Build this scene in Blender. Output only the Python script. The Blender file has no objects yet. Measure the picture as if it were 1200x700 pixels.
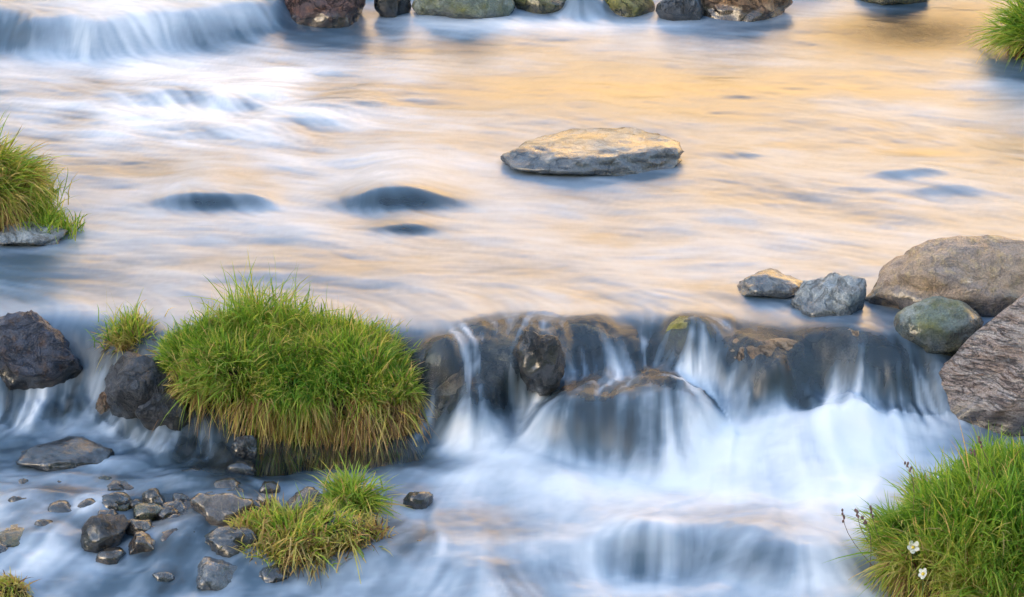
import bpy, bmesh, math, random
import numpy as np

# ------------------------------------------------------------------ camera, sky, sun, exposure
R = math.radians
scene = bpy.context.scene
COL = scene.collection
PITCH, HFOV, CAM = R(24.0), R(22.6), np.array((0.0, -8.22, 3.66))
cd = bpy.data.cameras.new('camera'); cam = bpy.data.objects.new('camera', cd); COL.objects.link(cam)
cam.location = CAM; cam.rotation_euler = (math.pi/2 - PITCH, 0, 0)
cd.sensor_fit = 'HORIZONTAL'; cd.angle_x = HFOV; cd.clip_start = 0.1; cd.clip_end = 2000
scene.camera = cam
SUN_EL, SUN_AZ = 13.0, 230.0
w = bpy.data.worlds.new('World'); scene.world = w; w.use_nodes = True
nt = w.node_tree; bg = nt.nodes['Background']
sky = nt.nodes.new('ShaderNodeTexSky'); sky.sky_type = 'NISHITA'; sky.sun_disc = False
sky.sun_elevation = R(SUN_EL); sky.sun_rotation = R(SUN_AZ)
sky.air_density = 1.0; sky.dust_density = 1.8; sky.ozone_density = 0.6
nt.links.new(sky.outputs[0], bg.inputs[0]); bg.inputs[1].default_value = 0.15
sl = bpy.data.lights.new('sun', 'SUN'); sun = bpy.data.objects.new('sun', sl); COL.objects.link(sun)
sl.energy = 5.0; sl.angle = R(0.5); sl.color = (1.0, 0.84, 0.66)
sun.rotation_euler = (R(90 - SUN_EL), 0, R(180 - SUN_AZ + 180 - 180))
from mathutils import Vector
_sd = Vector((math.sin(R(SUN_AZ))*math.cos(R(SUN_EL)), math.cos(R(SUN_AZ))*math.cos(R(SUN_EL)), math.sin(R(SUN_EL))))
sun.rotation_euler = _sd.to_track_quat('Z', 'Y').to_euler()
vs = scene.view_settings
scene.display_settings.display_device = 'sRGB'
vs.view_transform = 'Standard'; vs.look = 'None'; vs.gamma = 1.0; vs.use_curve_mapping = False
vs.exposure = 2.55
cy = scene.cycles
cy.use_denoising = True; cy.max_bounces = 8; cy.diffuse_bounces = 3; cy.glossy_bounces = 3
cy.transparent_max_bounces = 12; cy.transmission_bounces = 3; cy.caustics_reflective = False; cy.caustics_refractive = False

# ------------------------------------------------------------------ helpers
FPX = 600/math.tan(HFOV/2)
_f = np.array((0, math.cos(PITCH), -math.sin(PITCH))); _u = np.array((0, math.sin(PITCH), math.cos(PITCH)))
def at(px, py, z=0.0):
    d = _f + np.array((1.0, 0, 0))*(px-600)/FPX + _u*(350-py)/FPX
    return CAM + d*((z-CAM[2])/d[2])
def proj(P):
    q = P - CAM
    zc = q @ _f
    return 600 + FPX*q[..., 0]/zc, 350 - FPX*(q @ _u)/zc

def _hash(ix, iy, iz, seed):
    h = (ix*374761393 + iy*668265263 + iz*2147483647 + seed*974634777) & 0xFFFFFFFF
    h = ((h ^ (h >> 13))*1274126177) & 0xFFFFFFFF
    h = ((h ^ (h >> 16))*2246822519) & 0xFFFFFFFF
    return ((h ^ (h >> 15)) & 0xFFFF)/32767.5 - 1.0
def vnoise(P, seed=0):
    P = np.asarray(P, float); i = np.floor(P).astype(np.int64); f = P - i
    f = f*f*f*(f*(f*6-15)+10); r = 0
    for a in (0, 1):
        for b in (0, 1):
            for c in (0, 1):
                wgt = (f[..., 0] if a else 1-f[..., 0])*(f[..., 1] if b else 1-f[..., 1])*(f[..., 2] if c else 1-f[..., 2])
                r = r + wgt*_hash(i[..., 0]+a, i[..., 1]+b, i[..., 2]+c, seed)
    return r
def fbm(P, seed=0, oct=4, gain=.5):
    r = 0; a = 1
    for k in range(oct):
        r = r + a*vnoise(np.asarray(P)*(2.03**k) + 7.3*k, seed+k); a *= gain
    return r
def sstep(a, b, x):
    t = np.clip((x-a)/(b-a), 0, 1); return t*t*(3-2*t)

def make_mesh(name, V, faces, mat=None, parent=None, attrs=None, smooth=True):
    """faces: list of (n, k) int arrays"""
    me = bpy.data.meshes.new(name)
    V = np.ascontiguousarray(V, np.float32)
    me.vertices.add(len(V)); me.vertices.foreach_set('co', V.ravel())
    nl = sum(f.size for f in faces); nf = sum(len(f) for f in faces)
    me.loops.add(nl); me.polygons.add(nf)
    me.loops.foreach_set('vertex_index', np.concatenate([f.ravel() for f in faces]).astype(np.int32))
    tot = np.concatenate([np.full(len(f), f.shape[1]) for f in faces]); st = np.concatenate(([0], np.cumsum(tot)[:-1]))
    me.polygons.foreach_set('loop_start', st.astype(np.int32))
    try: me.polygons.foreach_set('loop_total', tot.astype(np.int32))
    except Exception: pass
    me.update(calc_edges=True); me.validate()
    if smooth: me.polygons.foreach_set('use_smooth', np.ones(len(me.polygons), bool))
    for k, a in (attrs or {}).items():
        at_ = me.attributes.new(k, 'FLOAT', 'POINT'); at_.data.foreach_set('value', np.ascontiguousarray(a, np.float32))
    if mat: me.materials.append(mat)
    o = bpy.data.objects.new(name, me); COL.objects.link(o)
    if parent: o.parent = parent
    return o
def tag(o, label, cat, group=None):
    o['label'] = label; o['category'] = cat
    if group: o['group'] = group
    return o
def empty(name, loc):
    o = bpy.data.objects.new(name, None); o.location = loc; o.empty_display_size = .1; COL.objects.link(o); return o

# ---- node helpers
class NT:
    def __init__(s, name):
        s.m = bpy.data.materials.new(name); s.m.use_nodes = True; s.t = s.m.node_tree; s.t.nodes.clear()
        s.out = s.n('ShaderNodeOutputMaterial')
    def n(s, ty, **kw):
        nd = s.t.nodes.new(ty)
        for k, v in kw.items(): setattr(nd, k, v)
        return nd
    def l(s, a, b): s.t.links.new(a, b)
    def set(s, sock, v):
        if hasattr(v, 'is_output'): s.l(v, sock)
        else: sock.default_value = v
    def math(s, op, a, b=0.0, clamp=False):
        nd = s.n('ShaderNodeMath', operation=op, use_clamp=clamp); s.set(nd.inputs[0], a); s.set(nd.inputs[1], b); return nd.outputs[0]
    def mix(s, f, a, b):
        nd = s.n('ShaderNodeMix', data_type='RGBA'); s.set(nd.inputs[0], f)
        s.set(nd.inputs[6], a if hasattr(a, 'is_output') else (*a, 1)); s.set(nd.inputs[7], b if hasattr(b, 'is_output') else (*b, 1)); return nd.outputs[2]
    def attr(s, name): return s.n('ShaderNodeAttribute', attribute_name=name).outputs['Fac']
    def noise(s, co, scale, detail=4, rough=.55, dist=0.0):
        nd = s.n('ShaderNodeTexNoise'); s.l(co, nd.inputs['Vector']); nd.inputs['Scale'].default_value = scale
        nd.inputs['Detail'].default_value = detail; nd.inputs['Roughness'].default_value = rough; nd.inputs['Distortion'].default_value = dist
        return nd.outputs['Fac']
    def ramp(s, f, stops, interp='LINEAR'):
        nd = s.n('ShaderNodeValToRGB'); s.l(f, nd.inputs[0]); e = nd.color_ramp.elements; nd.color_ramp.interpolation = interp
        for k, (p, c) in enumerate(stops):
            el = e[k] if k < 2 else e.new(p)
            el.position = p; el.color = (*c, 1) if isinstance(c, tuple) else (c, c, c, 1)
        return nd.outputs[0]
    def bump(s, h, dist, strength=1.0):
        nd = s.n('ShaderNodeBump'); s.l(h, nd.inputs['Height']); nd.inputs['Distance'].default_value = dist; nd.inputs['Strength'].default_value = strength
        return nd.outputs[0]

def rock_mat(name, c1, c2, c3, speck=.22, rough=.55, moss=None, mossamt=.5, bands=False, crack=.8):
    N = NT(name); tc = N.n('ShaderNodeTexCoord').outputs['Object']
    if bands:
        mp = N.n('ShaderNodeMapping'); N.l(tc, mp.inputs[0]); mp.inputs['Rotation'].default_value = (0.3, R(48), 0.2); mp.inputs['Scale'].default_value = (.8, .8, 4); tb = mp.outputs[0]
    else: tb = tc
    big = N.noise(tb, 7, 5, .6, .4); mid = N.noise(tb, 26, 5, .65); fine = N.noise(tc, 150, 3, .7)
    col = N.mix(N.ramp(big, [(.40, 0.0), (.60, 1.0)]), c1, c2)
    col = N.mix(N.ramp(mid, [(.50, 0.0), (.66, 1.0)]), col, c3)
    vo = N.n('ShaderNodeTexVoronoi'); N.l(tc, vo.inputs['Vector']); vo.inputs['Scale'].default_value = 190
    sp = N.ramp(vo.outputs['Color'], [(.2, .55), (.9, 1.35)])
    mm = N.n('ShaderNodeMix', data_type='RGBA', blend_type='MULTIPLY'); mm.inputs[0].default_value = speck
    N.l(col, mm.inputs[6]); N.l(sp, mm.inputs[7]); col = mm.outputs[2]
    mm = N.n('ShaderNodeMix', data_type='RGBA', blend_type='MULTIPLY'); mm.inputs[0].default_value = .7
    N.l(col, mm.inputs[6]); N.l(N.ramp(fine, [(.3, .6), (.7, 1.35)]), mm.inputs[7]); col = mm.outputs[2]
    if moss:
        mf = N.ramp(N.noise(tc, 11, 6, .7), [(1-mossamt-.12, 0.0), (1-mossamt+.12, 1.0)])
        mcol = N.mix(fine, tuple(.55*x for x in moss), tuple(1.35*x for x in moss)); col = N.mix(mf, col, mcol)
    ck = N.math('ABSOLUTE', N.math('SUBTRACT', N.noise(tb, 8, 6, .6, 1.2), .5))
    mm = N.n('ShaderNodeMix', data_type='RGBA', blend_type='MULTIPLY'); N.l(N.ramp(ck, [(0.0, crack), (.022, 0.0)]), mm.inputs[0]); N.l(col, mm.inputs[6]); mm.inputs[7].default_value = (.22, .2, .19, 1); col = mm.outputs[2]
    col = N.mix(N.ramp(N.noise(tc, 17, 6, .75), [(.62, 0.0), (.68, .55)]), col, tuple(min(.6, 1.9*x+.05) for x in c2))
    wet = N.attr('wet')
    mm = N.n('ShaderNodeMix', data_type='RGBA', blend_type='MULTIPLY'); N.l(wet, mm.inputs[0]); N.l(col, mm.inputs[6]); mm.inputs[7].default_value = (.27, .28, .31, 1); col = mm.outputs[2]
    b = N.n('ShaderNodeBsdfPrincipled'); N.l(col, b.inputs['Base Color'])
    N.l(N.math('ADD', N.math('MULTIPLY', wet, .16-rough), N.math('ADD', rough-.1, N.math('MULTIPLY', mid, .2))), b.inputs['Roughness'])
    b.inputs['IOR'].default_value = 1.5
    N.l(N.math('MULTIPLY', wet, N.ramp(mid, [(.35, 1.0), (.7, .55)])), b.inputs['Coat Weight']); b.inputs['Coat Roughness'].default_value = .12; b.inputs['Coat IOR'].default_value = 1.7
    N.l(N.bump(mid, .006, .6), b.inputs['Coat Normal'])
    h = N.math('ADD', N.math('ADD', N.math('MULTIPLY', mid, .6), N.math('MULTIPLY', fine, .25)), N.math('MULTIPLY', N.math('MINIMUM', ck, .03), 16.0*crack))
    N.l(N.bump(h, .06 if bands else .03, 1), b.inputs['Normal']); N.l(b.outputs[0], N.out.inputs[0])
    return N.m

RM = {
 'slate': rock_mat('blue_grey_stone', (.05, .06, .08), (.15, .17, .20), (.02, .024, .03), rough=.45),
 'granite': rock_mat('pale_grey_stone', (.27, .30, .32), (.17, .20, .23), (.42, .44, .44), crack=.45),
 'brown': rock_mat('brown_stone', (.19, .125, .08), (.30, .22, .15), (.075, .05, .035)),
 'purple': rock_mat('purple_brown_stone', (.10, .055, .055), (.065, .045, .05), (.20, .10, .075)),
 'olive': rock_mat('mossy_stone', (.15, .14, .08), (.22, .20, .12), (.07, .07, .05), moss=(.24, .23, .05), mossamt=.52),
 'tan': rock_mat('tan_stone', (.40, .29, .20), (.30, .24, .21), (.46, .34, .20), speck=.3, crack=.25),
 'green': rock_mat('green_grey_stone', (.15, .19, .17), (.24, .28, .27), (.09, .11, .09), moss=(.17, .18, .05), mossamt=.42, crack=.2),
 'black': rock_mat('black_wet_stone', (.022, .024, .03), (.06, .066, .08), (.012, .012, .014), rough=.3, crack=.4),
 'banded': rock_mat('pink_banded_stone', (.46, .35, .30), (.60, .53, .50), (.20, .13, .10), bands=True),
 'night': rock_mat('dark_purple_blue_stone', (.028, .036, .06), (.08, .09, .13), (.075, .05, .045), rough=.4, crack=.4),
 'rust': rock_mat('rusty_brown_stone', (.24, .14, .075), (.16, .10, .07), (.34, .24, .15)),
}

# ------------------------------------------------------------------ the stream's profile
def ip(pts, z, X):
    P = np.array([at(a, b, z)[:2] for a, b in pts]); o = np.argsort(P[:, 0]); return np.interp(X, P[o, 0], P[o, 1])
ZL, ZS = -.25, -.33                     # lower pool, pool after the second step
CREST = [(-400, 390), (-100, 392), (60, 388), (110, 392), (200, 400), (480, 394), (520, 392), (560, 382), (700, 382), (760, 385), (800, 384), (860, 378), (900, 388), (960, 394), (1030, 404), (1100, 400), (1600, 395)]
FOOT = [(-400, 492), (-100, 492), (60, 490), (110, 492), (200, 520), (480, 515), (520, 502), (600, 500), (680, 506), (760, 494), (850, 488), (930, 486), (1000, 490), (1100, 492), (1600, 490)]
BFOOT = [(-600, 80), (-200, 75), (0, 63), (150, 62), (300, 52), (335, 34), (370, 8), (480, 2), (600, 2), (680, 12), (720, 4), (800, -2), (900, -4), (960, -4), (1000, -8), (1300, -30), (1800, -60)]
LIP = [(-400, 622), (-100, 628), (240, 634), (300, 640), (560, 648), (640, 640), (760, 632), (860, 632), (960, 615), (1300, 600), (1700, 600)]
def base_z(X, Y):
    n = fbm(np.stack([X*6, Y*0+3, Y*0], -1), 5, 3)
    n2 = fbm(np.stack([X*2.2+3, Y*1.5, Y*0], -1), 55, 3)
    yc = ip(CREST, 0, X) + .035*n; yf = np.minimum(ip(FOOT, ZL, X) + .04*fbm(np.stack([X*7, Y*0+9, Y*0], -1), 8, 3), yc-.07)
    yf = yf-.05-.07*np.clip(n2+.3, 0, 1)-.06*sstep(.4, .7, X)*sstep(1.6, 1.2, X); t = np.clip((Y-yf)/(yc+.12-yf), 0, 1); t = np.clip(t+.20*t*(1-t)*4*vnoise(np.stack([X*4.5, Y*7, X*0], -1), 63)*.8, 0, 1); z = ZL*(1 - (.55*t*t*(3-2*t)+.45*np.sin(t*math.pi/2)))
    bf = ip(BFOOT, 0, X) + .03*n + .10*n2*sstep(-.9, -1.4, X)
    z = z + .13*sstep(0, 1, (Y-bf)/(.26+.14*n2))
    lp = ip(LIP, ZL, X) + .03*n + .11*n2
    wd = ip([(-400, .5), (200, .5), (520, .45), (640, .22), (1000, .22), (1700, .3)], ZL, X) if False else .22+.25*sstep(-.3, -.8, X)
    z = z + (ZS-ZL)*(1-sstep(0, 1, (Y-(lp-wd))/wd))
    return z, yc, yf, bf, lp

def axis(a, b, step, lo, hi, k=1.13):
    c = np.arange(a, b+step/2, step); up = []; p = c[-1]; s = step
    while p < hi: s *= k; p += s; up.append(p)
    dn = []; p = c[0]; s = step
    while p > lo: s *= k; p -= s; dn.append(p)
    return np.concatenate([dn[::-1], c, up])
xs = axis(-2.62, 2.62, .008, -9, 9); ys = axis(-2.15, 3.9, .011, -7.4, 9)
X, Y = np.meshgrid(xs, ys); NY, NX = X.shape
Z0, YC, YF, BF, LP = base_z(X, Y)
PX, PY = proj(np.stack([X, Y, Z0], -1))
dX = np.gradient(xs)[None, :]; dY = np.gradient(ys)[:, None]

def blur(a, r, n=2):
    for _ in range(n):
        for ax in (0, 1):
            p = np.pad(a, [(r+1, r) if k == ax else (0, 0) for k in (0, 1)], mode='edge'); c = np.cumsum(p, axis=ax)
            a = (np.take(c, range(2*r+1, c.shape[ax]), ax) - np.take(c, range(0, c.shape[ax]-2*r-1), ax))/(2*r+1)
    return a
def lic(src, U, V, steps):
    J0, I0 = np.meshgrid(np.arange(NX, dtype=np.float32), np.arange(NY, dtype=np.float32)); acc = src.copy(); wt = 1.0
    for sg in (1, -1):
        i, j = I0.copy(), J0.copy()
        for k in range(steps):
            ii = np.clip(i+.5, 0, NY-1).astype(np.int32); jj = np.clip(j+.5, 0, NX-1).astype(np.int32)
            i += sg*V[ii, jj]; j += sg*U[ii, jj]
            ii = np.clip(i+.5, 0, NY-1).astype(np.int32); jj = np.clip(j+.5, 0, NX-1).astype(np.int32)
            wk = .5*(1+math.cos(math.pi*k/steps)); acc += wk*src[ii, jj]
            if sg == 1: wt += 2*wk
    return acc/wt
def norm(a): return (a-a.mean())/(a.std()+1e-9)

# ------------------------------------------------------------------ stones
_ico = {}
def ico(s):
    if s not in _ico:
        bm = bmesh.new(); bmesh.ops.create_icosphere(bm, subdivisions=s, radius=1); bm.verts.ensure_lookup_table()
        _ico[s] = (np.array([v.co for v in bm.verts]), np.array([[v.index for v in f.verts] for f in bm.faces])); bm.free()
    return _ico[s]
def rock_shape(seed, ang, sub, pre=(1, 1, 1), roll=0, yaw=0, flat=0, lump=.16):
    rg = np.random.default_rng(seed); v, f = ico(sub); v = v.copy()
    for _ in range(int(6+10*ang)):
        n = rg.normal(size=3); n /= np.linalg.norm(n); d = rg.uniform(.62, .92) if ang > .3 else rg.uniform(.8, .95)
        v -= n*np.maximum(v @ n - d, 0)[:, None]*(.55+.42*ang)
    if flat: v[:, 2] -= np.maximum(v[:, 2]-(1-flat), 0)*.85
    r = 1 + lump*vnoise(v*1.6+seed, seed) + (.05+.05*ang)*vnoise(v*3.7+seed*2, seed+1) + (.02+.045*ang)*fbm(v*7+seed, seed+2, 5, .6)
    if ang > .6: r -= .07*np.clip(.35-np.abs(vnoise(v*3+seed*3, seed+9)), 0, 1)
    v = v*r[:, None]*np.array(pre)
    c, s = math.cos(yaw), math.sin(yaw); v = v @ np.array(((c, s, 0), (-s, c, 0), (0, 0, 1)))
    c, s = math.cos(roll), math.sin(roll); v = v @ np.array(((c, 0, s), (0, 1, 0), (-s, 0, c)))
    return v, f
rocks = []
def rock(box, zl, mat, label, seed, ang=.4, depth=.8, name='river_rock', sub=4, drape=0, wet=.05, group=None, dz=0.0, push=False, block=0, **kw):
    """box: outline in photo pixels; zl: level the stone stands in; drape: thickness of the water film over it (0 = bare)"""
    x0, x1, yt, yb = box
    if zl is None:
        zl = -.1
        for _ in range(25):
            p_ = at((x0+x1)/2, yb, zl); zl = .5*zl+.5*float(base_z(np.array([p_[0]]), np.array([p_[1]]))[0][0])
    v, f = rock_shape(seed, ang, sub, **kw)
    if block: v = np.sign(v)*np.abs(v)**(1-block)
    v = v/np.abs(v).max(0); base = at((x0+x1)/2, yb, zl); ppm = FPX/np.linalg.norm(base-CAM)
    sx = (x1-x0)/2/ppm; sy = sx*depth; sz = max((yb-yt)/ppm*.6, .02); sink = .38; c = np.array((base[0], base[1]+sy*.8, zl))
    for _ in range(14):
        P = v*np.array((sx, sy, sz)) + c; P[:, 2] += sz*(1-2*sink); 
        q = P[P[:, 2] > zl-.004]
        if len(q) < 12: sz *= 1.2; continue
        a, b = proj(q)
        c[0] += ((x0+x1)/2-(a.min()+a.max())/2)/ppm*.8; sx *= ((x1-x0)/max(a.max()-a.min(), 1))**.8
        c[1] -= (yb-b.max())/ppm/math.sin(PITCH)*.7; sz *= np.clip(((yb-yt)/max(b.max()-b.min(), 1))**.7, .7, 1.4)
        lim = .92*(yb-yt)/ppm/(2*math.sin(PITCH))*1.25
        sy = min(sx*depth, max(lim, .3*sx*depth))
    P = v*np.array((sx, sy, sz)) + c; P[:, 2] += sz*(1-2*sink)
    P[:, 2] -= dz
    zz = P[:, 2]-zl + .03*vnoise(P*14, seed)
    wv = 1-sstep(wet*.5, wet*1.2+.01, zz)
    org = c.copy(); org[2] = P[:, 2].min()
    o = make_mesh(name, P-org, [f], RM[mat], attrs={'wet': wv}); o.location = org
    tag(o, label, 'rock', group); rocks.append((P, drape, f, push)); return o

B = .13  # level above the back fall
# back row
rock((322, 432, -40, 34), 0.0, 'purple', 'dark purple-brown boulder at the back beside the wide white fall', 11, .45, .8, 'boulder', 5)
rock((438, 482, -30, 17), .02, 'black', 'small black stone wedged between purple boulder and flat green slab', 12, .6)
rock((482, 604, -25, 24), 0.0, 'green', 'flat grey-green slab washed by water in the back row', 13, .5, .5, 'stone_slab', flat=.4, wet=.03)
rock((600, 664, -25, 17), 0.0, 'olive', 'dark mossy stone just beyond the grey-green slab', 14, .4)
rock((668, 706, -10, 14), 0.02, 'slate', 'small blue-grey stone half drowned between two mossy stones', 15, .4, drape=.006)
rock((706, 768, -22, 21), 0.0, 'olive', 'yellow-olive rounded stone in the back row between foam streaks', 16, .2, wet=.03)
rock((768, 826, -15, 25), 0.0, 'slate', 'dark grey wet stone leaning on the rusty brown boulder', 17, .5)
rock((806, 930, -45, 26), 0.0, 'rust', 'rusty brown rough boulder at the right end of the back row', 18, .5, .7, 'boulder', 5)
rock((1000, 1090, -40, 5), .0, 'olive', 'olive stone almost drowned beside the far grass tuft', 19, .3, wet=.2)
# upper pool
rock((586, 802, 149, 207), 0.0, 'granite', 'long flat grey stone with a shiny wet top alone in the upper pool', 21, .4, .62, 'flat_stone', 5, wet=.085, flat=.6, lump=.08)
rock((405, 535, 214, 243), -.02, 'slate', 'blue drowned stone making a smooth hump in the upper pool', 22, .3, .6, dz=.0)
rock((182, 292, 224, 242), -.02, 'slate', 'low drowned stone under the ripple near the left grass bank', 23, .3, .6, dz=.0)
rock((436, 512, 256, 268), -.02, 'slate', 'smallest drowned stone right in front of the blue hump', 24, .3, .6, dz=.0)
# right bank stones
rock((864, 944, 314, 350), 0.0, 'granite', 'pale blue-grey angular stone at the lip, left of its twin', 31, .6, .7, wet=.07)
rock((926, 1016, 319, 381), -.02, 'granite', 'pale peaked stone touching the big tan boulder', 32, .75, .7, wet=.07)
rock((1012, 1245, 275, 372), 0.0, 'tan', 'big smooth tan boulder, largest on the right side', 33, .35, .55, 'boulder', 5, wet=.06, lump=.12)
rock((1047, 1153, 347, 411), -.03, 'green', 'egg-shaped green-grey stone in front of the big tan boulder', 34, .05, .75, 'round_stone', 5, wet=.09, lump=.06)
rock((1150, 1290, 344, 420), -.03, 'slate', 'smooth wet blue-grey stone behind the jagged pink rock', 35, .4, .7)
rock((1084, 1370, 300, 506), -.22, 'banded', 'jagged pink-grey slanting rock with cracked edges by the rapids', 36, .85, .4, 'jagged_rock', 5, pre=(2.0, .8, .62), roll=R(40), wet=.07, lump=.08)
rock((1150, 1440, 398, 520), ZL, 'night', 'dark cracked stone propping the jagged pink slab at the waterline', 37, .8, .8, 'boulder', 5, wet=.2)
# central fall
rock((552, 655, 379, 432), -.06, 'brown', 'brown flat stone under a thin water film at the lip', 41, .85, .9, drape=.008)
rock((600, 663, 386, 441), -.02, 'black', 'black glittering craggy stone jutting out of the central fall', 42, push=True, ang=.9, depth=.8, wet=.08)
rock((650, 720, 378, 412), -.05, 'slate', 'drowned stone at the lip beside the glittering black stone', 43, .85, drape=.012)
rock((505, 592, 420, 482), -.18, 'rust', 'brown drowned stone seen through the fall beside the grass island', 44, .85, drape=.012)
rock((622, 824, 430, 530), -.25, 'night', 'broad dark stone under the glassy blue sheet of the fall', 45, .7, .7, drape=.02, dz=.01, sub=5, block=.3, lump=.10, roll=R(7), wet=.3)
rock((779, 842, 376, 418), -.08, 'olive', 'mossy yellow stone showing through the water at the lip', 46, .45, dz=-0.02, depth=.8, drape=.003)
rock((836, 945, 396, 452), -.12, 'brown', 'brown ledge stone under the folds of the right fall', 47, .45, dz=-0.02, depth=.8, drape=.008)
rock((884, 934, 436, 482), -.22, 'olive', 'small olive stone at the foot of the right fall', 48, .45, dz=-0.035, depth=.8, drape=.004)
rock((950, 1018, 388, 440), -.12, 'brown', 'brown blocky stone behind the veil of the right fall', 49, .45, dz=-0.03, depth=.8, drape=.006)
rock((1008, 1112, 404, 447), -.14, 'brown', 'long brown stone under a thin film next to the egg-shaped stone', 50, .45, dz=-0.03, drape=.004)
rock((712, 818, 508, 552), ZL, 'slate', 'dark pointed stone with white threads of water in the rapids', 51, .5, drape=.010)
rock((742, 782, 556, 567), ZL, 'black', 'thin dark stone just breaking the white rapids', 52, .3, .6)
rock((476, 548, 394, 452), -.12, 'night', 'dark drowned stone against the right side of the grass island', 53, .8, drape=.006, wet=.2)
rock((516, 590, 448, 506), -.22, 'brown', 'brown drowned stone at the foot of the fall beside the grass island', 54, .8, drape=.006, wet=.2)
# left fall
rock((-25, 90, 430, 482), ZL-.03, 'black', 'black stone standing in for the shaded hollow below the big angular boulder', 60, .8, .6, wet=.2)  # stone added in black to stand for the shade under the boulder
rock((-40, 99, 363, 449), -.14, 'night', 'big dark blue-grey angular boulder left of the narrow chute', 61, .9, .7, 'boulder', 5, wet=.02)
rock((122, 216, 412, 494), None, 'black', 'black sharp-edged rock with a pale ridge under the grass island', 62, .85, .8, 'rock')
rock((158, 226, 460, 510), None, 'black', 'dark craggy stone at the foot of the sharp black rock', 63, .8)
rock((110, 138, 458, 490), None, 'rust', 'rusty wet stone beside the narrow chute', 64, .5)
rock((251, 288, 472, 514), ZL+.02, 'slate', 'rounded blue-grey pebble under the hanging dry grass', 65, .2, name='pebble', wet=.01)
rock((270, 302, 510, 540), ZL, 'slate', 'smaller dark blue pebble lying in the water below its neighbour', 66, .15, name='pebble')
# lower left
rock((18, 137, 511, 554), None, 'slate', 'flat dark stone with a shiny top in the left shallows', 71, .5, .6, 'flat_stone', wet=.1, flat=.5)
rock((122, 164, 562, 578), None, 'slate', 'small grey-lilac stone in the left shallows', 72, .3, .7, name='pebble', wet=.1)
rock((166, 194, 572, 598), None, 'slate', 'shiny blue pebble in the left shallows', 73, .2, name='pebble', wet=.1)
rock((206, 288, 551, 586), None, 'slate', 'smooth drowned stone with a curl of water over it', 74, .2, drape=.008, wet=.22, dz=.012)
rock((184, 210, 592, 612), None, 'purple', 'small dark red-brown stone between shallows and gravel', 75, .5, name='pebble', wet=.1)
rock((206, 246, 582, 606), None, 'purple', 'red-brown angular stone on the gravel pile', 76, .7, name='pebble', wet=.22, dz=.012)
rock((222, 300, 574, 624), None, 'tan', 'pinkish-tan slanted stone topping the gravel pile', 77, .7, .8, wet=.22, dz=.012)
rock((262, 292, 566, 588), None, 'brown', 'small brown stone behind the gravel pile', 78, .5, name='pebble', wet=.22, dz=.012)
rock((256, 296, 578, 606), None, 'granite', 'pale grey pebble next to the short sedge clump', 79, .4, name='pebble', wet=.22, dz=.012)
rock((330, 390, 570, 612), None, 'tan', 'pink-brown weathered stone behind the short sedge clump', 80, .6, wet=.12)
rock((364, 438, 597, 640), None, 'granite', 'blue-white rounded stone nestled in the sedge', 81, .4, wet=.12)
rock((240, 304, 612, 657), None, 'slate', 'dark grey stone with a pale face left of the sedge clump', 82, .6, wet=.22, dz=.012)
rock((228, 300, 648, 692), None, 'granite', 'pale greenish stone with a brown foot near the bottom', 83, .6, wet=.22, dz=.012)
rock((296, 344, 655, 684), None, 'slate', 'low grey stone in front of the sedge clump', 84, .4, wet=.22, dz=.012)
rock((94, 152, 602, 648), None, 'black', 'boxy black stone in the row across the left rapids', 85, .75, .9, wet=.04)
rock((146, 186, 618, 648), None, 'brown', 'brown cracked stone right of the boxy black stone', 86, .6, wet=.22, dz=.012)
rock((168, 238, 606, 648), None, 'purple', 'dark red-brown rounded stone with water pouring over it', 87, .4, .9, drape=.003, wet=.22, dz=.012)
rock((-22, 54, 607, 643), None, 'olive', 'mossy flat black-sided stone at the left edge of the rapids', 88, .6, .9, wet=.22, dz=.012)
rock((-30, 14, 630, 655), None, 'slate', 'small grey stone under the mossy flat stone', 89, .5, wet=.22, dz=.012)
rock((472, 508, 576, 598), None, 'black', 'small dark stone with a pale cap alone beside the white rapids', 90, .4, wet=.1)
rock((462, 522, 612, 650), None, 'brown', 'brown wet stone right of the sedge clump', 91, .3, dz=.06, drape=.003, wet=.22)
rock((436, 486, 600, 628), None, 'slate', 'flat grey stone between sedge clump and brown wet stone', 92, .3, dz=.05, drape=.003, wet=.22)
rock((576, 636, 686, 722), None, 'olive', 'yellow mossy stone just under water at the bottom', 93, .3, dz=.035, drape=.004, wet=.22)
_rs = random.Random(4)
for k_ in range(44):
    a_ = _rs.triangular(0, 330, 240); b_ = _rs.triangular(550, 690, 610); w_ = _rs.uniform(12, 42)
    rock((a_-w_/2, a_+w_/2, b_-w_*.6, b_), None, _rs.choice(['slate', 'night', 'brown', 'granite', 'olive']), 'low stone half drowned in the rippling left shallows', 300+k_, .5, name='shallow_stone', sub=3, drape=_rs.choice([0, 0, .004]), wet=.2, dz=.005, group='half drowned stones of the left shallows')
for k_ in range(16):
    a_ = _rs.uniform(510, 1090); b_ = ip.__call__([(500, 470), (620, 450), (700, 425), (760, 440), (840, 462), (1090, 452)], 0, at(a_, 400, 0)[0]) if False else _rs.uniform(400, 484); w_ = _rs.uniform(34, 72)
    rock((a_-w_/2, a_+w_/2, b_-w_*.5, b_), None, _rs.choice(['slate', 'brown', 'black', 'olive']), 'dark lumpy stone under the veils of the main fall', 340+k_, .8, name='ledge_stone', sub=3, drape=_rs.choice([.004, .008]), wet=.2, group='stones under the veils of the main fall')
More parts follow.
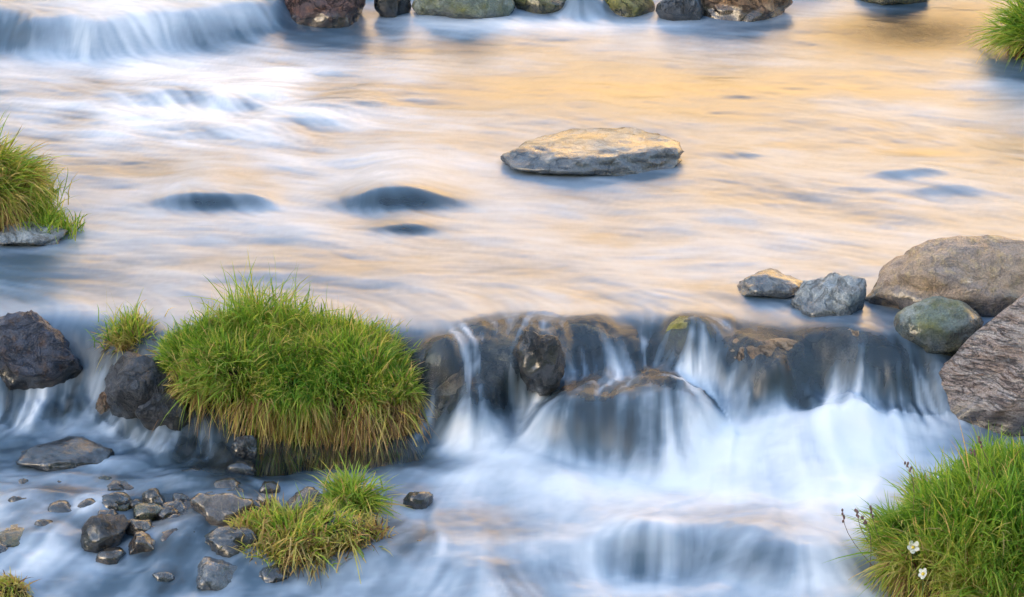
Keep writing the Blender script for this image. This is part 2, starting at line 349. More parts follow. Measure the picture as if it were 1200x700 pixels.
for k_, (a_, b_, w_, h_, m_) in enumerate([(212, 590, 20, 12, 'purple'), (232, 612, 26, 14, 'slate'), (254, 616, 24, 13, 'night'), (246, 590, 22, 14, 'rust'), (282, 612, 20, 12, 'brown'), (300, 600, 24, 14, 'slate'), (312, 590, 22, 12, 'tan'), (206, 614, 22, 12, 'night'), (186, 632, 20, 10, 'black'), (226, 632, 22, 12, 'night'), (316, 576, 26, 12, 'brown'), (250, 572, 18, 8, 'slate'), (276, 634, 18, 10, 'granite'), (160, 592, 16, 7, 'night')]):
    rock((a_-w_/2, a_+w_/2, b_-h_, b_+3), None, m_, 'small wet pebble on the low gravel pile left of the sedge clump', 200+k_, .5, name='pebble', wet=.15, sub=3, group='wet pebbles of the gravel pile')
rock((-10, 80, 258, 290), 0.0, 'granite', 'pale gravelly stone under the left grass bank', 94, .6, .8, wet=.03)

# ------------------------------------------------------------------ the water sheet
DR = np.full((NY, NX), -9.0); COVER = np.zeros((NY, NX)); PUSH = np.full((NY, NX), 9.0); NEAR = np.zeros((NY, NX))
def raster(P, f):
    """height of a stone over the water grid"""
    H = np.full((NY, NX), -9.0); t = P[f]
    S = [P, t.mean(1)] + [(t[:, a]*wa + t[:, b]*(1-wa)) for a, b in ((0, 1), (1, 2), (2, 0)) for wa in (.25, .5, .75)]
    S = np.concatenate(S)
    ix = np.searchsorted(xs, S[:, 0]); iy = np.searchsorted(ys, S[:, 1]); ok = (ix < NX) & (iy < NY)
    np.maximum.at(H, (iy[ok], ix[ok]), S[ok, 2])
    for _ in range(2):
        m = H < -8
        if not m.any(): break
        best = H.copy()
        for a, b in ((0, 1), (0, -1), (1, 0), (-1, 0)): best = np.maximum(best, np.roll(H, (a, b), (0, 1)))
        H = np.where(m, best, H)
    return H
BASE = Z0.copy()
for P, drape, f, push in rocks:
    H = raster(P, f); m = H > -8
    if drape:
        DR = np.maximum(DR, np.where(m, H+drape, -9)); COVER = np.maximum(COVER, np.where(m & (H+drape > Z0-.03), 1.0, 0))
    else:
        PUSH = np.minimum(PUSH, np.where(m & (H > Z0-.08) & push, H-.03, 9))
        NEAR = np.maximum(NEAR, np.where(m & (H > Z0), 1.0, 0))
def dil(a, n):
    for _ in range(n):
        for ax in (0, 1): a = np.maximum(a, np.maximum(np.roll(a, 1, ax), np.roll(a, -1, ax)))
    return a
DR = dil(DR, 2)
k = .04; h = np.clip(.5+.5*(DR-Z0)/k, 0, 1); Z = Z0*(1-h)+DR*h+k*h*(1-h); Z = np.maximum(Z, Z0)
upm = sstep(.12, .3, Y-YC); Z = .45*blur(Z, 2, 2)+.55*blur(Z, 6, 2)

def blobs(items):
    a = np.zeros((NY, NX))
    for x, y, rx, ry, s in items: a += s*np.exp(-(((PX-x)/rx)**2+((PY-y)/ry)**2))
    return a
Z = Z + blobs([(930, 510, 150, 34, .085), (600, 540, 90, 26, .03), (905, 545, 85, 26, .03), (1060, 515, 70, 18, .035), (640, 570, 70, 22, .025), (780, 590, 60, 14, .02), (560, 560, 40, 14, .02), (250, 110, 90, 14, .025), (380, 130, 70, 10, .02), (300, 150, 80, 9, .015), (50, 585, 60, 8, .015), (130, 545, 50, 7, .012), (60, 490, 50, 16, .03)])
Zp = np.minimum(Z, PUSH); Z = np.minimum(blur(Zp, 1, 1), Zp+.01)
for hx, hy, ha, bf_, bb_, hh_ in ((468, 236, .20, .075, .42, .062), (240, 238, .17, .06, .36, .045), (476, 266, .12, .05, .2, .022), (300, 240, .08, .05, .2, .02), (1070, 205, .16, .05, .2, .02), (1110, 222, .14, .05, .2, .016), (860, 180, .12, .05, .3, .014), (768, 546, .13, .06, .14, .075), (565, 612, .14, .07, .25, .03), (905, 560, .22, .10, .25, .045), (690, 618, .2, .06, .25, .010), (985, 610, .16, .08, .2, .03), (470, 660, .2, .06, .25, .025), (660, 668, .16, .06, .2, .03), (780, 672, .13, .07, .2, .018), (900, 664, .15, .07, .2, .035), (160, 118, .2, .08, .25, .012), (265, 122, .2, .08, .25, .014), (350, 142, .2, .06, .25, .02), (420, 122, .15, .05, .2, .014)):
    c_ = at(hx, hy, 0); dx_ = (X-c_[0])/ha; dy_ = Y-c_[1]; dy_ = np.where(dy_ < 0, dy_/bf_, dy_/bb_)
    Z = Z + hh_*np.exp(-np.abs(dx_)**2.4)*np.exp(-np.abs(dy_)**2)
PX, PY = proj(np.stack([X, Y, Z], -1)); LFT = np.exp(-(((X+1.35)/.9)**2+((Y-2.0)/.8)**2))
rg = np.random.default_rng(3)
gy, gx = np.gradient(blur(Z, 5, 2)); gx = gx/dX; gy = gy/dY
swirl = .22*vnoise(np.stack([X*1.3, Y*1.9, X*0], -1), 41)+.25*vnoise(np.stack([X*3.2, Y*4.5, X*0], -1), 43)
up = sstep(0, .5, Y-YC); lowl = (1-sstep(350, 560, PX))*(1-sstep(-.05, .1, Y-YF))
ang = np.where(True, -.30+swirl, 0)*up + (1-up)*(-math.pi/2-.35*sstep(0, .3, YF-Y)+(1.2*swirl+.5*vnoise(np.stack([X*4, Y*6, X*0], -1), 47))*1.2)
fx = np.cos(ang); fy = np.sin(ang)
fx = fx*(1-lowl)+lowl*-.95; fy = fy*(1-lowl)+lowl*(-.25+.5*swirl)
st = 5.0; fx = fx-st*gx; fy = fy-st*gy
ln = np.hypot(fx, fy)+1e-6; fx /= ln; fy /= ln
sp = .011; U = (fx*sp/dX).astype(np.float32); V = (fy*sp/dY).astype(np.float32)
U = np.clip(U, -1.5, 1.5); V = np.clip(V, -1.2, 1.2)
wn = rg.normal(size=(NY, NX)).astype(np.float32)
L1 = norm(blur(lic(wn, U, V, 30), 1, 1)); nz = norm(blur(rg.normal(size=(NY, NX)).astype(np.float32), 3, 2)); n3 = norm(blur(rg.normal(size=(NY, NX)).astype(np.float32), 9, 2))
uw = sstep(0, .25, Y-YC)
LF = norm(lic(norm(blur(wn, 1, 1)), U, V, 5)); L2 = norm(lic(nz, U, V, 34))*(1-uw)+uw*norm(lic(nz, U, V, 12)); L3 = norm(lic(n3, U, V, 40))*(1-uw)+uw*norm(lic(n3, U, V, 18))
slope = np.hypot(gx, gy)

# foam density: white water, also lowered to paint in orange reflections and dark hump fronts (x, y, rx, ry, amount)
def blobs(items):
    a = np.zeros((NY, NX))
    for x, y, rx, ry, s in items: a += s*np.exp(-(((PX-x)/rx)**2+((PY-y)/ry)**2))
    return a
foam = np.where(Y > YC, .40, .50-.11*lowl) + .10*vnoise(np.stack([X*1.2+Y, Y*3.2, X*0], -1), 91)*(Y > YC)
foam = foam + blobs([
 (120, 72, 190, 12, .08), (250, 88, 110, 22, .06), (330, 100, 60, 18, .2), (300, 130, 130, 18, .12), (60, 78, 90, 14, .06), (110, 30, 60, 34, .34), (190, 25, 50, 30, .26), (280, 15, 50, 20, .2), (190, 82, 40, 10, .15), (250, 100, 45, 10, .2), (310, 118, 45, 10, .2), (370, 132, 50, 9, .18), (430, 146, 50, 8, .12), (150, 105, 60, 10, .1), (330, 90, 40, 8, .14), (265, 122, 40, 8, -.16), (200, 108, 30, 7, -.12), (340, 140, 40, 7, -.16), (400, 120, 40, 6, -.1),
 (35, 40, 55, 12, -.35), (150, 48, 35, 14, -.15), (290, 40, 60, 10, -.3), (370, 38, 80, 10, -.1), (540, 30, 90, 8, .3), (660, 32, 70, 8, .3), (770, 30, 60, 10, .25), (920, 18, 70, 14, .2),
 (1060, 38, 110, 24, -.5), (1130, 15, 60, 20, -.3), (1140, 100, 120, 8, .2), (960, 118, 120, 8, .15),
 (430, 190, 70, 18, .12), (560, 190, 40, 10, .15), (470, 230, 75, 15, -.34), (235, 236, 62, 12, -.26), (475, 262, 45, 8, -.24), (600, 245, 160, 12, .08),
 (545, 500, 40, 40, .25), (625, 470, 26, 55, .4), (575, 530, 60, 22, .3), (680, 562, 120, 22, .30), (800, 505, 60, 40, .4), (900, 520, 150, 34, .38), (1000, 490, 110, 26, .35), (860, 570, 200, 24, .3), (640, 600, 130, 24, .12),
 (995, 560, 60, 70, .25), (710, 495, 100, 40, -.75), (560, 450, 40, 30, -.25), (765, 535, 40, 14, -.2), (985, 545, 40, 16, -.12), (1090, 520, 60, 16, -.2),
 (560, 620, 90, 16, -.25), (850, 656, 120, 14, -.2), (600, 672, 100, 18, -.12), (720, 640, 120, 10, .1), (900, 620, 120, 14, .12), (660, 690, 100, 8, .12), (760, 600, 200, 12, .1), (840, 696, 180, 8, .25), (470, 540, 40, 20, -.2), (420, 520, 90, 18, -.5), (330, 540, 140, 16, -.45), (230, 540, 70, 20, -.3),
 (190, 120, 260, 60, .08), (950, 150, 380, 90, -.09), (420, 170, 160, 40, .06), (170, 195, 130, 14, -.26), (820, 105, 240, 20, -.30), (540, 58, 110, 10, -.22), (50, 325, 80, 22, -.2), (340, 308, 120, 16, -.16), (640, 100, 90, 14, -.12), (90, 560, 100, 24, -.1), (200, 640, 160, 20, -.1), (960, 168, 90, 5, -.24), (1090, 178, 70, 5, -.26), (1165, 190, 60, 4, -.2), (1000, 128, 120, 5, .12), (900, 128, 130, 5, -.12), (1050, 90, 80, 6, -.2), (620, 318, 100, 8, -.1), (870, 340, 90, 14, -.05), (40, 488, 60, 20, .4), (140, 470, 20, 20, -.1), (60, 540, 60, 20, -.1), (80, 572, 120, 10, .12), (120, 660, 140, 16, .15), (330, 690, 200, 8, .1), (1160, 500, 60, 24, -.25), (830, 612, 80, 20, -.1)])
JETS = [(622, 470, 22, 50, .9), (800, 440, 12, 26, .7), (878, 450, 10, 22, .9), (948, 425, 10, 28, .6), (735, 420, 22, 30, .35), (530, 420, 14, 30, .3), (520, 500, 18, 26, .8), (85, 425, 14, 30, .6), (108, 425, 9, 50, 1.3), (990, 470, 30, 14, .6), (650, 500, 30, 12, .5)]
face = sstep(.25, .9, slope); foam = foam - .22*face*(Y > YF-.05)*(Y < YC+.3)
fallz = sstep(-.06, .03, Y-YF)*(1-sstep(-.02, .12, Y-YC))
foam = foam*(1-.75*fallz*(1-np.clip(blobs(JETS), 0, 1))) + .30*fallz*np.clip(blobs(JETS), 0, 1)
conc = blur(Z, 9, 2)-Z; conc2 = blur(Z, 4, 2)-Z
foam = foam + fallz*np.clip(7*conc+10*conc2, -.2, .45)
foamA = .5*lic(foam.astype(np.float32), U, V, 9)+.5*blur(foam, 2, 2)
amp = np.where(Y > YC+.05, .032, .055+.05*lowl) + .08*fallz + .01*face
lowp = (Y < YF)*1.0
blot = fbm(np.stack([X*5.5, Y*9, X*0], -1), 95, 4, .6)*(.11+.07*lowl)*lowp + .035*fbm(np.stack([X*3.5+1.5*Y, Y*9, X*0], -1), 97, 5, .6)*1.4*uw
F = foamA + .022*LF*uw + amp*((.30+.5*fallz+.05*uw)*L1+(.55+.3*fallz-.3*uw)*L2+.85*L3)*(1-.3*lowp) + blot + lowp*sstep(.15, .4, slope)*(.06*L2+.03*L1+.06) + LFT*(.07*L2+.04*L1+.07*L3) + blur(COVER, 2, 1)*(.045*L1+.05*L2)*(Y < YC) + fallz*(.16*sstep(.5, 1.8, L2)+.10*sstep(.6, 2, L1)-.03)
clear = blur(COVER, 3, 2)*np.where(fallz > .2, .44, .2)
clear = np.maximum(clear, .28*fallz); clear = np.maximum(clear, np.clip(blobs([(470, 236, 60, 10, .5), (240, 238, 52, 8, .5), (476, 267, 36, 5, .5), (420, 535, 120, 20, .75), (300, 542, 90, 16, .6), (215, 520, 50, 14, .5), (170, 600, 170, 40, .6), (560, 465, 60, 40, .4), (512, 440, 40, 45, .6), (225, 450, 30, 50, .6), (1075, 40, 100, 24, .7)]), 0, .8))
F = F - .18*clear
collar = np.clip(blur(NEAR, 3, 2)*1.6, 0, 1)*(1-NEAR); F = F+.05*collar*(foamA > .2)
F = np.clip(F, 0, 1)
# surface relief left by the moving water
fb = np.clip(foamA, 0, 1); rough = sstep(.5, .9, fb)*(Y < YC)
Zw = Z + .0011*L2*(1+1.2*rough) + .0032*L3*(1+2.0*rough)*np.clip(1-.6*COVER, .3, 1) + .00022*L1*(1+2*fallz)
Zw += .0012*L2*blur(COVER, 2, 1)*(Y < YC)
Zw += .0030*L3*fallz + (.012*fallz+.006*np.exp(-((Y-YF)/.15)**2))*fbm(np.stack([X*13, Y*7, X*0], -1), 109, 4, .6) + lowl*(.007*fbm(np.stack([X*5, Y*11, X*0], -1), 101, 3)+.0012*L2)+.0075*lowp*fbm(np.stack([X*4.5, Y*8, X*0], -1), 103, 4)
Zw += .006*LFT*fbm(np.stack([X*5+2*Y, Y*9, X*0], -1), 111, 4)
Zw += .00025*LF*uw
Zw += .0009*fbm(np.stack([X*7+2*Y, Y*20, X*0], -1), 107, 3, .6)*uw
Zw += .02*rough*blur(norm(blur(rg.normal(size=(NY, NX)), 16, 2)), 2, 1)
sw = vnoise(np.stack([X*1.1+.4*Y, Y*2.6, X*0], -1), 71); Zw += .006*sw*up
edge = np.minimum(1, np.minimum(2.62-np.abs(X), 0)*-.2); Zw = np.where(np.abs(X) > 2.7, Z0, Zw)
idx = np.arange(NY*NX).reshape(NY, NX)
quads = np.stack([idx[:-1, :-1], idx[:-1, 1:], idx[1:, 1:], idx[1:, :-1]], -1).reshape(-1, 4)

N = NT('stream_water_surface')
Fa = N.attr('foam'); Ca = N.attr('clear')
col = N.ramp(Fa, [(0.0, (.006, .018, .030)), (.25, (.04, .075, .115)), (.55, (.25, .31, .39)), (.85, (.58, .61, .66)), (1.0, (.66, .69, .74))])
b = N.n('ShaderNodeBsdfPrincipled'); N.l(col, b.inputs['Base Color'])
N.l(N.math('ADD', N.math('MULTIPLY', N.attr('churn'), .22), N.math('ADD', .30, N.math('MULTIPLY', Fa, .22))), b.inputs['Roughness']); b.inputs['IOR'].default_value = 1.85
tr = N.n('ShaderNodeBsdfTransparent'); tr.inputs[0].default_value = (.75, .84, .88, 1)
mx = N.n('ShaderNodeMixShader')
N.l(N.math('MULTIPLY', Ca, N.math('SUBTRACT', 1.0, N.math('MULTIPLY', Fa, 1.1)), clamp=True), mx.inputs[0])
N.l(b.outputs[0], mx.inputs[1]); N.l(tr.outputs[0], mx.inputs[2]); N.l(mx.outputs[0], N.out.inputs[0])
wo = make_mesh('stream_water', np.stack([X, Y, Zw], -1).reshape(-1, 3), [quads], N.m, attrs={'foam': F.ravel(), 'clear': clear.ravel(), 'churn': np.clip(fallz+blur(COVER, 3, 2)*(Y < YC+.1), 0, 1).ravel()})
wo['kind'] = 'structure'

# ------------------------------------------------------------------ ground, far hillside and added unseen near hills that shade the stream
def terrain():
    gx_ = axis(-7, 7, .14, -160, 160, 1.10); gy_ = axis(-6, 7, .14, -110, 130, 1.10)
    A, Bq = np.meshgrid(gx_, gy_); zb = base_z(A, Bq)[0]
    bed = zb-.16+.05*fbm(np.stack([A*3, Bq*3, A*0], -1), 3, 4)
    near = np.maximum(0, np.maximum(-Bq-12, np.minimum((-A-13)*.9, (26-Bq)*1.2)))*.55; far = np.maximum(0, Bq-15+.38*np.clip(A, -40, 60))*.62  # near slopes: unseen, added to keep the low sun off the stream
    n = fbm(np.stack([A*.05, Bq*.05, A*0], -1), 17, 5)
    hill = .3+.06*fbm(np.stack([A*.8, Bq*.8, A*0], -1), 19, 3)
    near = np.minimum(near, 19)*(1+.06*n); shade_hill = np.minimum(np.maximum(0, -Bq-12)*.95, 36)*sstep(-32, -14, A)*(1+.1*n); near = np.maximum(near, shade_hill); far = np.minimum(far, 42)*(1+.22*n)  # taller unseen rise behind the camera, added to darken camera-facing water
    side = sstep(7.5, 9.5, np.maximum(np.abs(A), 0)); fr = sstep(5.8, 7.2, -Bq); bk = sstep(7.5, 9.5, Bq)
    m = np.maximum(np.maximum(side, fr), bk)
    z = bed*(1-m)+m*hill+near+far
    V_ = np.stack([A, Bq, z], -1).reshape(-1, 3); ny, nx = A.shape; I = np.arange(ny*nx).reshape(ny, nx)
    q = np.stack([I[:-1, :-1], I[:-1, 1:], I[1:, 1:], I[1:, :-1]], -1).reshape(-1, 4)
    return V_, q, m.ravel(), (far > 0).ravel()*1.0
V_, q, mm_, hh = terrain()
N = NT('valley_ground'); tc = N.n('ShaderNodeTexCoord').outputs['Object']
n1 = N.noise(tc, 12, 5, .6); n2 = N.noise(tc, .12, 6, .6)
bed = N.ramp(n1, [(.35, (.05, .045, .035)), (.55, (.13, .105, .075)), (.7, (.20, .18, .15))])
mead = N.ramp(n1, [(.35, (.05, .09, .02)), (.65, (.14, .17, .05))])
hillc = N.ramp(n2, [(.36, (.66, .38, .10)), (.5, (.70, .50, .22)), (.64, (.72, .60, .42))])
c = N.mix(N.attr('meadow'), bed, mead); c = N.mix(N.attr('hill'), c, hillc)
b = N.n('ShaderNodeBsdfPrincipled'); N.l(c, b.inputs['Base Color']); b.inputs['Roughness'].default_value = .85
N.l(N.bump(n1, .02, .6), b.inputs['Normal']); N.l(b.outputs[0], N.out.inputs[0])
g = make_mesh('ground', V_, [q], N.m, attrs={'meadow': mm_, 'hill': hh}); g['kind'] = 'structure'

# ------------------------------------------------------------------ grass
N = NT('grass_blade'); t = N.attr('tint'); s = N.attr('along')
col = N.ramp(t, [(0.0, (.04, .12, .012)), (.25, (.13, .29, .025)), (.45, (.28, .42, .04)), (.6, (.46, .45, .08)), (.75, (.62, .47, .17)), (.88, (.46, .27, .11)), (1.0, (.14, .075, .03))])
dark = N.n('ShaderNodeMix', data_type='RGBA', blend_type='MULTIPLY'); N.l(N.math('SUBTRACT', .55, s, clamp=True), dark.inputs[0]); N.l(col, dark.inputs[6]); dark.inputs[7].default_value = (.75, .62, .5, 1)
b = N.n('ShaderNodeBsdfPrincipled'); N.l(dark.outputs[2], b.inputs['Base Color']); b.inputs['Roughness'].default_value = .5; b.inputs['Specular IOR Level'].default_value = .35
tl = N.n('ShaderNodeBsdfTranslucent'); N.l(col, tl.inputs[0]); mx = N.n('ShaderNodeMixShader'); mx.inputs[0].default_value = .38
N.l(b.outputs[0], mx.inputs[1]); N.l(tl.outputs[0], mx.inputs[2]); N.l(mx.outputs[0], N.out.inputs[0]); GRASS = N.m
N = NT('dark_peat'); tc = N.n('ShaderNodeTexCoord').outputs['Object']; n1 = N.noise(tc, 40, 5, .65)
b = N.n('ShaderNodeBsdfPrincipled'); N.l(N.ramp(n1, [(.35, (.018, .012, .007)), (.6, (.07, .045, .022)), (.75, (.13, .09, .04))]), b.inputs['Base Color']); b.inputs['Roughness'].default_value = .9
N.l(N.bump(n1, .03, 1), b.inputs['Normal']); N.l(b.outputs[0], N.out.inputs[0]); PEAT = N.m

def blades(name, root, d, L, W, droop, tint, parent, rg, origin):
    n = len(root); S = np.array((0, .3, .58, .82, 1.0))
    d = d/np.linalg.norm(d, axis=1, keepdims=True); side = np.cross(d, rg.normal(size=(n, 3))); side /= np.linalg.norm(side, axis=1, keepdims=True)+1e-9
    curl = rg.normal(0, .17, (n, 3)); P = []; A = []; T = []
    for k, s in enumerate(S):
        p = root + d*(L*s)[:, None] + np.array((0, 0, -1.0))*(L*droop*s**2.2)[:, None] + curl*(L*s*s)[:, None]
        wk = W*(.75+.5*s)*(1-s**2.2)/2 if k else W*.4
        if k < 4: P += [p-side*wk[:, None], p+side*wk[:, None]]
        else: P += [p]
        m = 2 if k < 4 else 1; A += [np.full(n, s)]*m; T += [np.clip(tint + (.10*s**3), 0, 1)]*m
    P = np.stack(P, 1); i0 = (np.arange(n)*9)[:, None]
    q = np.concatenate([i0+np.array(r) for r in ((0, 1, 3, 2), (2, 3, 5, 4), (4, 5, 7, 6))]); tr_ = i0+np.array((6, 7, 8))
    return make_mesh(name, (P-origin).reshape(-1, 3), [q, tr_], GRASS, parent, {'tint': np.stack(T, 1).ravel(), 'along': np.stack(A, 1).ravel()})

def mound_surface(u, a, b_, c, p, seed):
    """u: unit vectors (upper half) -> points on a lumpy flat-topped dome"""
    e = np.abs(u)**p; r = (e.sum(1))**(-1/p); v = u*r[:, None]
    v = v*(1+.12*vnoise(u*2.6+seed, seed)+.08*vnoise(u*7+seed, seed+1))[:, None]
    return v*np.array((a, b_, c))
tussocks = {}
def tussock(cxp, basep, zb, a, b_, c, label, cat, seed, n_green, n_dry, Lg, Ld, tg=(.28, .12), tdry=(.72, .12), W=.0065, p=3.0, dry_top=.45, lean=(0, 0), tufts=(), group=None, name='grass_tussock', hang=1.0, skew=0.0, cut=None, upw=.75, gmin=None):
    rg = np.random.default_rng(seed); base = at(cxp, basep, zb); ctr = np.array((base[0], base[1]+b_, zb-.03)); c = c+.03
    root_o = empty(name, ctr); tag(root_o, label, cat, group)
    v, f = ico(4); u = v.copy(); P = mound_surface(u, a*.94, b_*.94, c*.96, p, seed); P[:, 2] = np.maximum(P[:, 2], -.06); P[:, 2] *= 1-skew*P[:, 0]/a
    if cut: P[:, 1] += .16*(1-sstep(.4, .7, P[:, 2]/c))*sstep(cut[0]+.1, cut[0]-.1, P[:, 0])*(P[:, 1] < 0)
    make_mesh('earth_mound', P, [f], PEAT, root_o, {'wet': np.zeros(len(P))})
    def samp(n, zmin, zmax):
        u = rg.normal(size=(n*4, 3)); u[:, 2] = np.abs(u[:, 2])*rg.uniform(.2, 1.6, n*4); u /= np.linalg.norm(u, axis=1, keepdims=True)
        S = mound_surface(u, a, b_, c, p, seed); zf = S[:, 2]/c
        # thin out towards even cover
        ok = (zf >= zmin) & (zf <= zmax)
        if cut: ok &= ~((S[:, 0] < cut[0]+.05*vnoise(S*20, 5)) & (S[:, 1] < 0) & (zf < cut[1]))
        S, u = S[ok][:n], u[ok][:n]
        nn = np.sign(S)*np.abs(S/np.array((a, b_, c)))**(p-1)/np.array((a, b_, c)); S[:, 2] *= 1-skew*S[:, 0]/a; nn /= np.linalg.norm(nn, axis=1, keepdims=True)+1e-9
        return S, nn
    S, nn = samp(n_green, dry_top*.75 if gmin is None else gmin, 9); m = len(S); zf = S[:, 2]/c
    cl = np.stack([vnoise(S*9+5*k, seed+20+k) for k in range(3)], 1); clb = vnoise(S*5, seed+31); fine = np.stack([vnoise(S*28+5*k, seed+40+k) for k in range(3)], 1)
    d = nn*.75 + np.array((lean[0], lean[1], upw)) + .8*cl + .6*fine + rg.normal(0, .30, (m, 3))
    L = Lg*(.55+.65*rg.random(m))*(1+.35*clb); tin = np.clip(tg[0]+tg[1]*rg.normal(size=m)+.12*clb+.22*np.clip((dry_top+.25-zf)/.3, 0, 1)+(rg.random(m) < .07)*.35, 0, .98)
    for tx, ty, tz, tn, tl in tufts:
        tr0 = np.array((tx, ty, tz)); S2 = tr0+rg.normal(0, 1, (tn, 3))*np.array((.04, .04, .006)); d2 = rg.normal(0, .28, (tn, 3))+np.array((0, 0, 1.0))
        S = np.concatenate([S, S2]); d = np.concatenate([d, d2]); L = np.concatenate([L, tl*(.5+.6*rg.random(tn))]); tin = np.concatenate([tin, np.clip(.42+.14*rg.normal(size=tn), 0, .9)]); m += tn
    blades('green_grass', S, d, L, W*(.6+.7*rg.random(m)), .25+.5*rg.random(m), tin, root_o, rg, np.zeros(3))
    if n_dry:
        S, nn = samp(n_dry, .02, dry_top+.18); m = len(S); zf = S[:, 2]/c
        cl = np.stack([vnoise(S*16+5*k, seed+60+k) for k in range(3)], 1); cb = vnoise(S*9, seed+70); c2 = np.stack([vnoise(S*40+5*k, seed+80+k) for k in range(3)], 1)
        d = nn*.6 + np.array((0, 0, -.1))+.6*cl+.8*c2+rg.normal(0, .38, (m, 3))
        tin = np.clip(tdry[0]+tdry[1]*rg.normal(size=m)+.14*cb-(rg.random(m) < .16)*.3, .1, 1)
        tin = np.where(rg.random(m) < .14, .93+.07*rg.random(m), tin)
        L = np.minimum(Ld*(.4+.8*rg.random(m))*np.clip(1+.9*cb, .35, 1.6), S[:, 2]*1.1+.06)
        blades('dry_grass', S, d, L, W*(.6+.7*rg.random(m)), hang*(.8+.6*rg.random(m)), tin, root_o, rg, np.zeros(3))
    tussocks[label] = (root_o, ctr, a, b_, c, p, seed); return root_o

tussock(343, 519, ZL, .43, .24, .245, 'large green grass island with hanging straw fringe in mid stream', 'grass', 101, 25000, 24000, .115, .105, tg=(.38, .14), tdry=(.75, .10), W=.0046, p=3.6, dry_top=.55, lean=(.1, -.1), skew=.16, cut=(-.13, .52), gmin=.60,
        tufts=((-.16, .06, .29, 320, .30), (-.10, .12, .29, 200, .29), (-.02, .1, .28, 120, .22), (.0, .16, .27, 160, .17), (-.26, .04, .30, 220, .18), (.13, .12, .25, 160, .16), (.22, .1, .23, 140, .13), (-.2, -.05, .28, 120, .16), (.05, -.02, .26, 120, .14), (.3, .05, .19, 120, .12)))
tussock(153, 424, -.10, .065, .05, .09, 'small olive grass tuft perched on the black rock by the chute', 'grass', 102, 900, 1500, .10, .08, tg=(.52, .12), tdry=(.74, .12), W=.0045, dry_top=.6, p=2.2, tufts=((0, .02, .1, 90, .19), (-.03, .0, .09, 60, .16)))
tussock(-38, 268, .03, .27, .16, .24, 'grass bank on a pale stone beside the upper pool', 'grass', 103, 7000, 4500, .14, .13, tg=(.42, .14), W=.005, dry_top=.4, p=1.5, tufts=((.02, .0, .24, 200, .24), (.2, -.05, .06, 400, .13), (.27, -.1, .02, 400, .12), (.33, -.12, .0, 300, .11), (.24, .02, .06, 200, .2)))
tussock(1245, 62, .05, .19, .12, .14, 'far grass tuft overhanging the teal water at the back', 'grass', 104, 3000, 500, .20, .14, tg=(.27, .1), dry_top=.25, p=2.2, W=.006)
tussock(357, 684, ZS, .265, .15, .12, 'low yellow sedge clump among the small stones', 'sedge', 105, 1900, 5200, .12, .13, tg=(.52, .14), tdry=(.68, .13), W=.0058, dry_top=.75, p=2.2, tufts=((-.12, .03, .1, 160, .12), (.12, .02, .08, 160, .12)))
tussock(412, 606, ZL, .05, .05, .05, 'short upright green tuft behind the yellow sedge clump', 'grass', 106, 900, 300, .13, .08, tg=(.38, .12), W=.005, dry_top=.35, p=2.2, tufts=((0, .0, .05, 160, .17),))
RB = tussock(1238, 752, ZS, .44, .36, .31, 'lush green grass bank with two white flowers by the rapids', 'grass', 107, 22000, 7000, .16, .12, tg=(.28, .10), tdry=(.6, .16), dry_top=.42, p=2.0, lean=(-.05, 0), W=.0056, upw=1.5)
tussock(4, 716, ZS, .08, .06, .06, 'straw-coloured grass tuft at the near left corner', 'grass', 108, 200, 900, .07, .08, tg=(.6, .1), tdry=(.68, .1), W=.005, dry_top=.8, p=2.2)

# flowers and seed stalks on the near bank
def plain(name, c, rough=.6):
    N = NT(name); tc = N.n('ShaderNodeTexCoord').outputs['Object']; n = N.noise(tc, 300, 2)
    b = N.n('ShaderNodeBsdfPrincipled'); N.l(N.mix(n, tuple(.8*x for x in c), tuple(min(1, 1.15*x) for x in c)), b.inputs['Base Color']); b.inputs['Roughness'].default_value = rough; N.l(b.outputs[0], N.out.inputs[0]); return N.m
PETAL, YEL, STEM, SEED = plain('white_petal', (.62, .62, .55)), plain('yellow_centre', (.7, .5, .05)), plain('green_stem', (.10, .17, .04)), plain('purple_brown_seed', (.16, .09, .08))
def tube(pts, r0, r1, n=6):
    pts = np.array(pts); V = []; F_ = []
    for k, p in enumerate(pts):
        d = pts[min(k+1, len(pts)-1)]-pts[max(k-1, 0)]; d /= np.linalg.norm(d); s = np.cross(d, (.3, .9, .1)); s /= np.linalg.norm(s); t = np.cross(d, s); r = r0+(r1-r0)*k/(len(pts)-1)
        V += [p+r*(s*math.cos(2*math.pi*i/n)+t*math.sin(2*math.pi*i/n)) for i in range(n)]
    for k in range(len(pts)-1):
        F_ += [(k*n+i, k*n+(i+1) % n, (k+1)*n+(i+1) % n, (k+1)*n+i) for i in range(n)]
    return np.array(V), np.array(F_)
def hit(key, px, py, grow):
    o, ctr, a, b_, c, p, seed = tussocks[key]; d = at(px, py, -1)-CAM; d /= np.linalg.norm(d)
    for t in np.arange(4, 12, .005):
        q = np.abs((CAM+d*t-ctr)/np.array((a+grow, b_+grow, c+grow)))**p
        if q.sum() < 1: return CAM+d*t
    return at(px, py, -.2)
BK = 'lush green grass bank with two white flowers by the rapids'
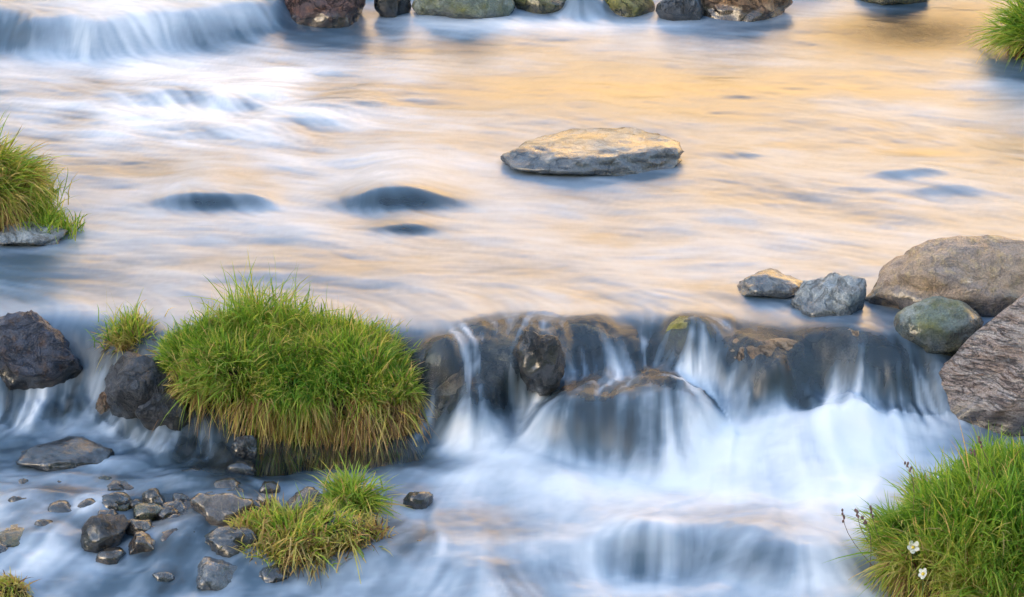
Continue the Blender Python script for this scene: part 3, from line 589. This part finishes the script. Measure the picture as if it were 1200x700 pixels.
def flower(px, py, label, tilt, sz):
    H = hit(BK, px, py, .12); o = empty('white_flower', H-np.array((0, 0, .14))); tag(o, label, 'flower', 'white flowers in the grass bank')
    V, F_ = tube([(0, .03, 0), (.004, .012, .07), (0, 0, .138)], .0018, .0013); make_mesh('stem', V, [F_], STEM, o)
    v, f = ico(2); nrm = np.array((tilt, -.62, .75)); nrm /= np.linalg.norm(nrm); e1 = np.cross(nrm, (1, .2, 0)); e1 /= np.linalg.norm(e1); e2 = np.cross(nrm, e1); top = np.array((0, 0, .14))
    make_mesh('flower_centre', top+v[:, :1]*.0055*e1+v[:, 1:2]*.0055*e2+(v[:, 2:3]*.003+.003)*nrm, [f], YEL, o)
    for k in range(5):
        an = 2*math.pi*k/5+.3; r = math.cos(an)*e1+math.sin(an)*e2; s = -math.sin(an)*e1+math.cos(an)*e2
        make_mesh('petal', top+nrm*.004*(1+math.sin(5*k+7*sz))*(.5+v[:, :1])+sz*(r*.0105+v[:, :1]*.0095*r*(1+.15*math.sin(3*k+9*sz))+v[:, 1:2]*.0085*s)+(v[:, 2:3]*.0012+.002*v[:, :1]**2)*nrm, [f], PETAL, o)
flower(1070, 642, 'upper white flower in the lush grass bank', .1, 1.0); flower(1082, 673, 'lower white flower in the lush grass bank', -.5, .85)
rg2 = np.random.default_rng(9)
for px, py, ln, bx in ((990, 607, .20, -.06), (1006, 604, .20, -.05), (1022, 600, .22, -.03), (1013, 612, .18, .02), (1064, 548, .2, .02), (1150, 520, .17, -.03), (1140, 533, .15, .03)):
    top = hit(BK, px, py, .22)-np.array(RB.location); rt = top+np.array((-bx+.05, .03, -ln))
    pts = [rt+(top-rt)*s+np.array((bx*.5*math.sin(s*3), 0, .02*math.sin(s*3))) for s in np.linspace(0, 1, 6)]
    V1, F1 = tube(pts, .0012, .0008); v, f = ico(2); ax = pts[-1]-pts[-2]; ax /= np.linalg.norm(ax)
    st_ = make_mesh('seed_stalk', V1, [F1], SEED, RB)
    for k in range(5):
        c_ = pts[-1]+ax*(.008*k-.012)+rg2.normal(0, .003, 3); make_mesh('seed_head', c_+v*np.array((.0035, .0035, .006)), [f], SEED, st_)
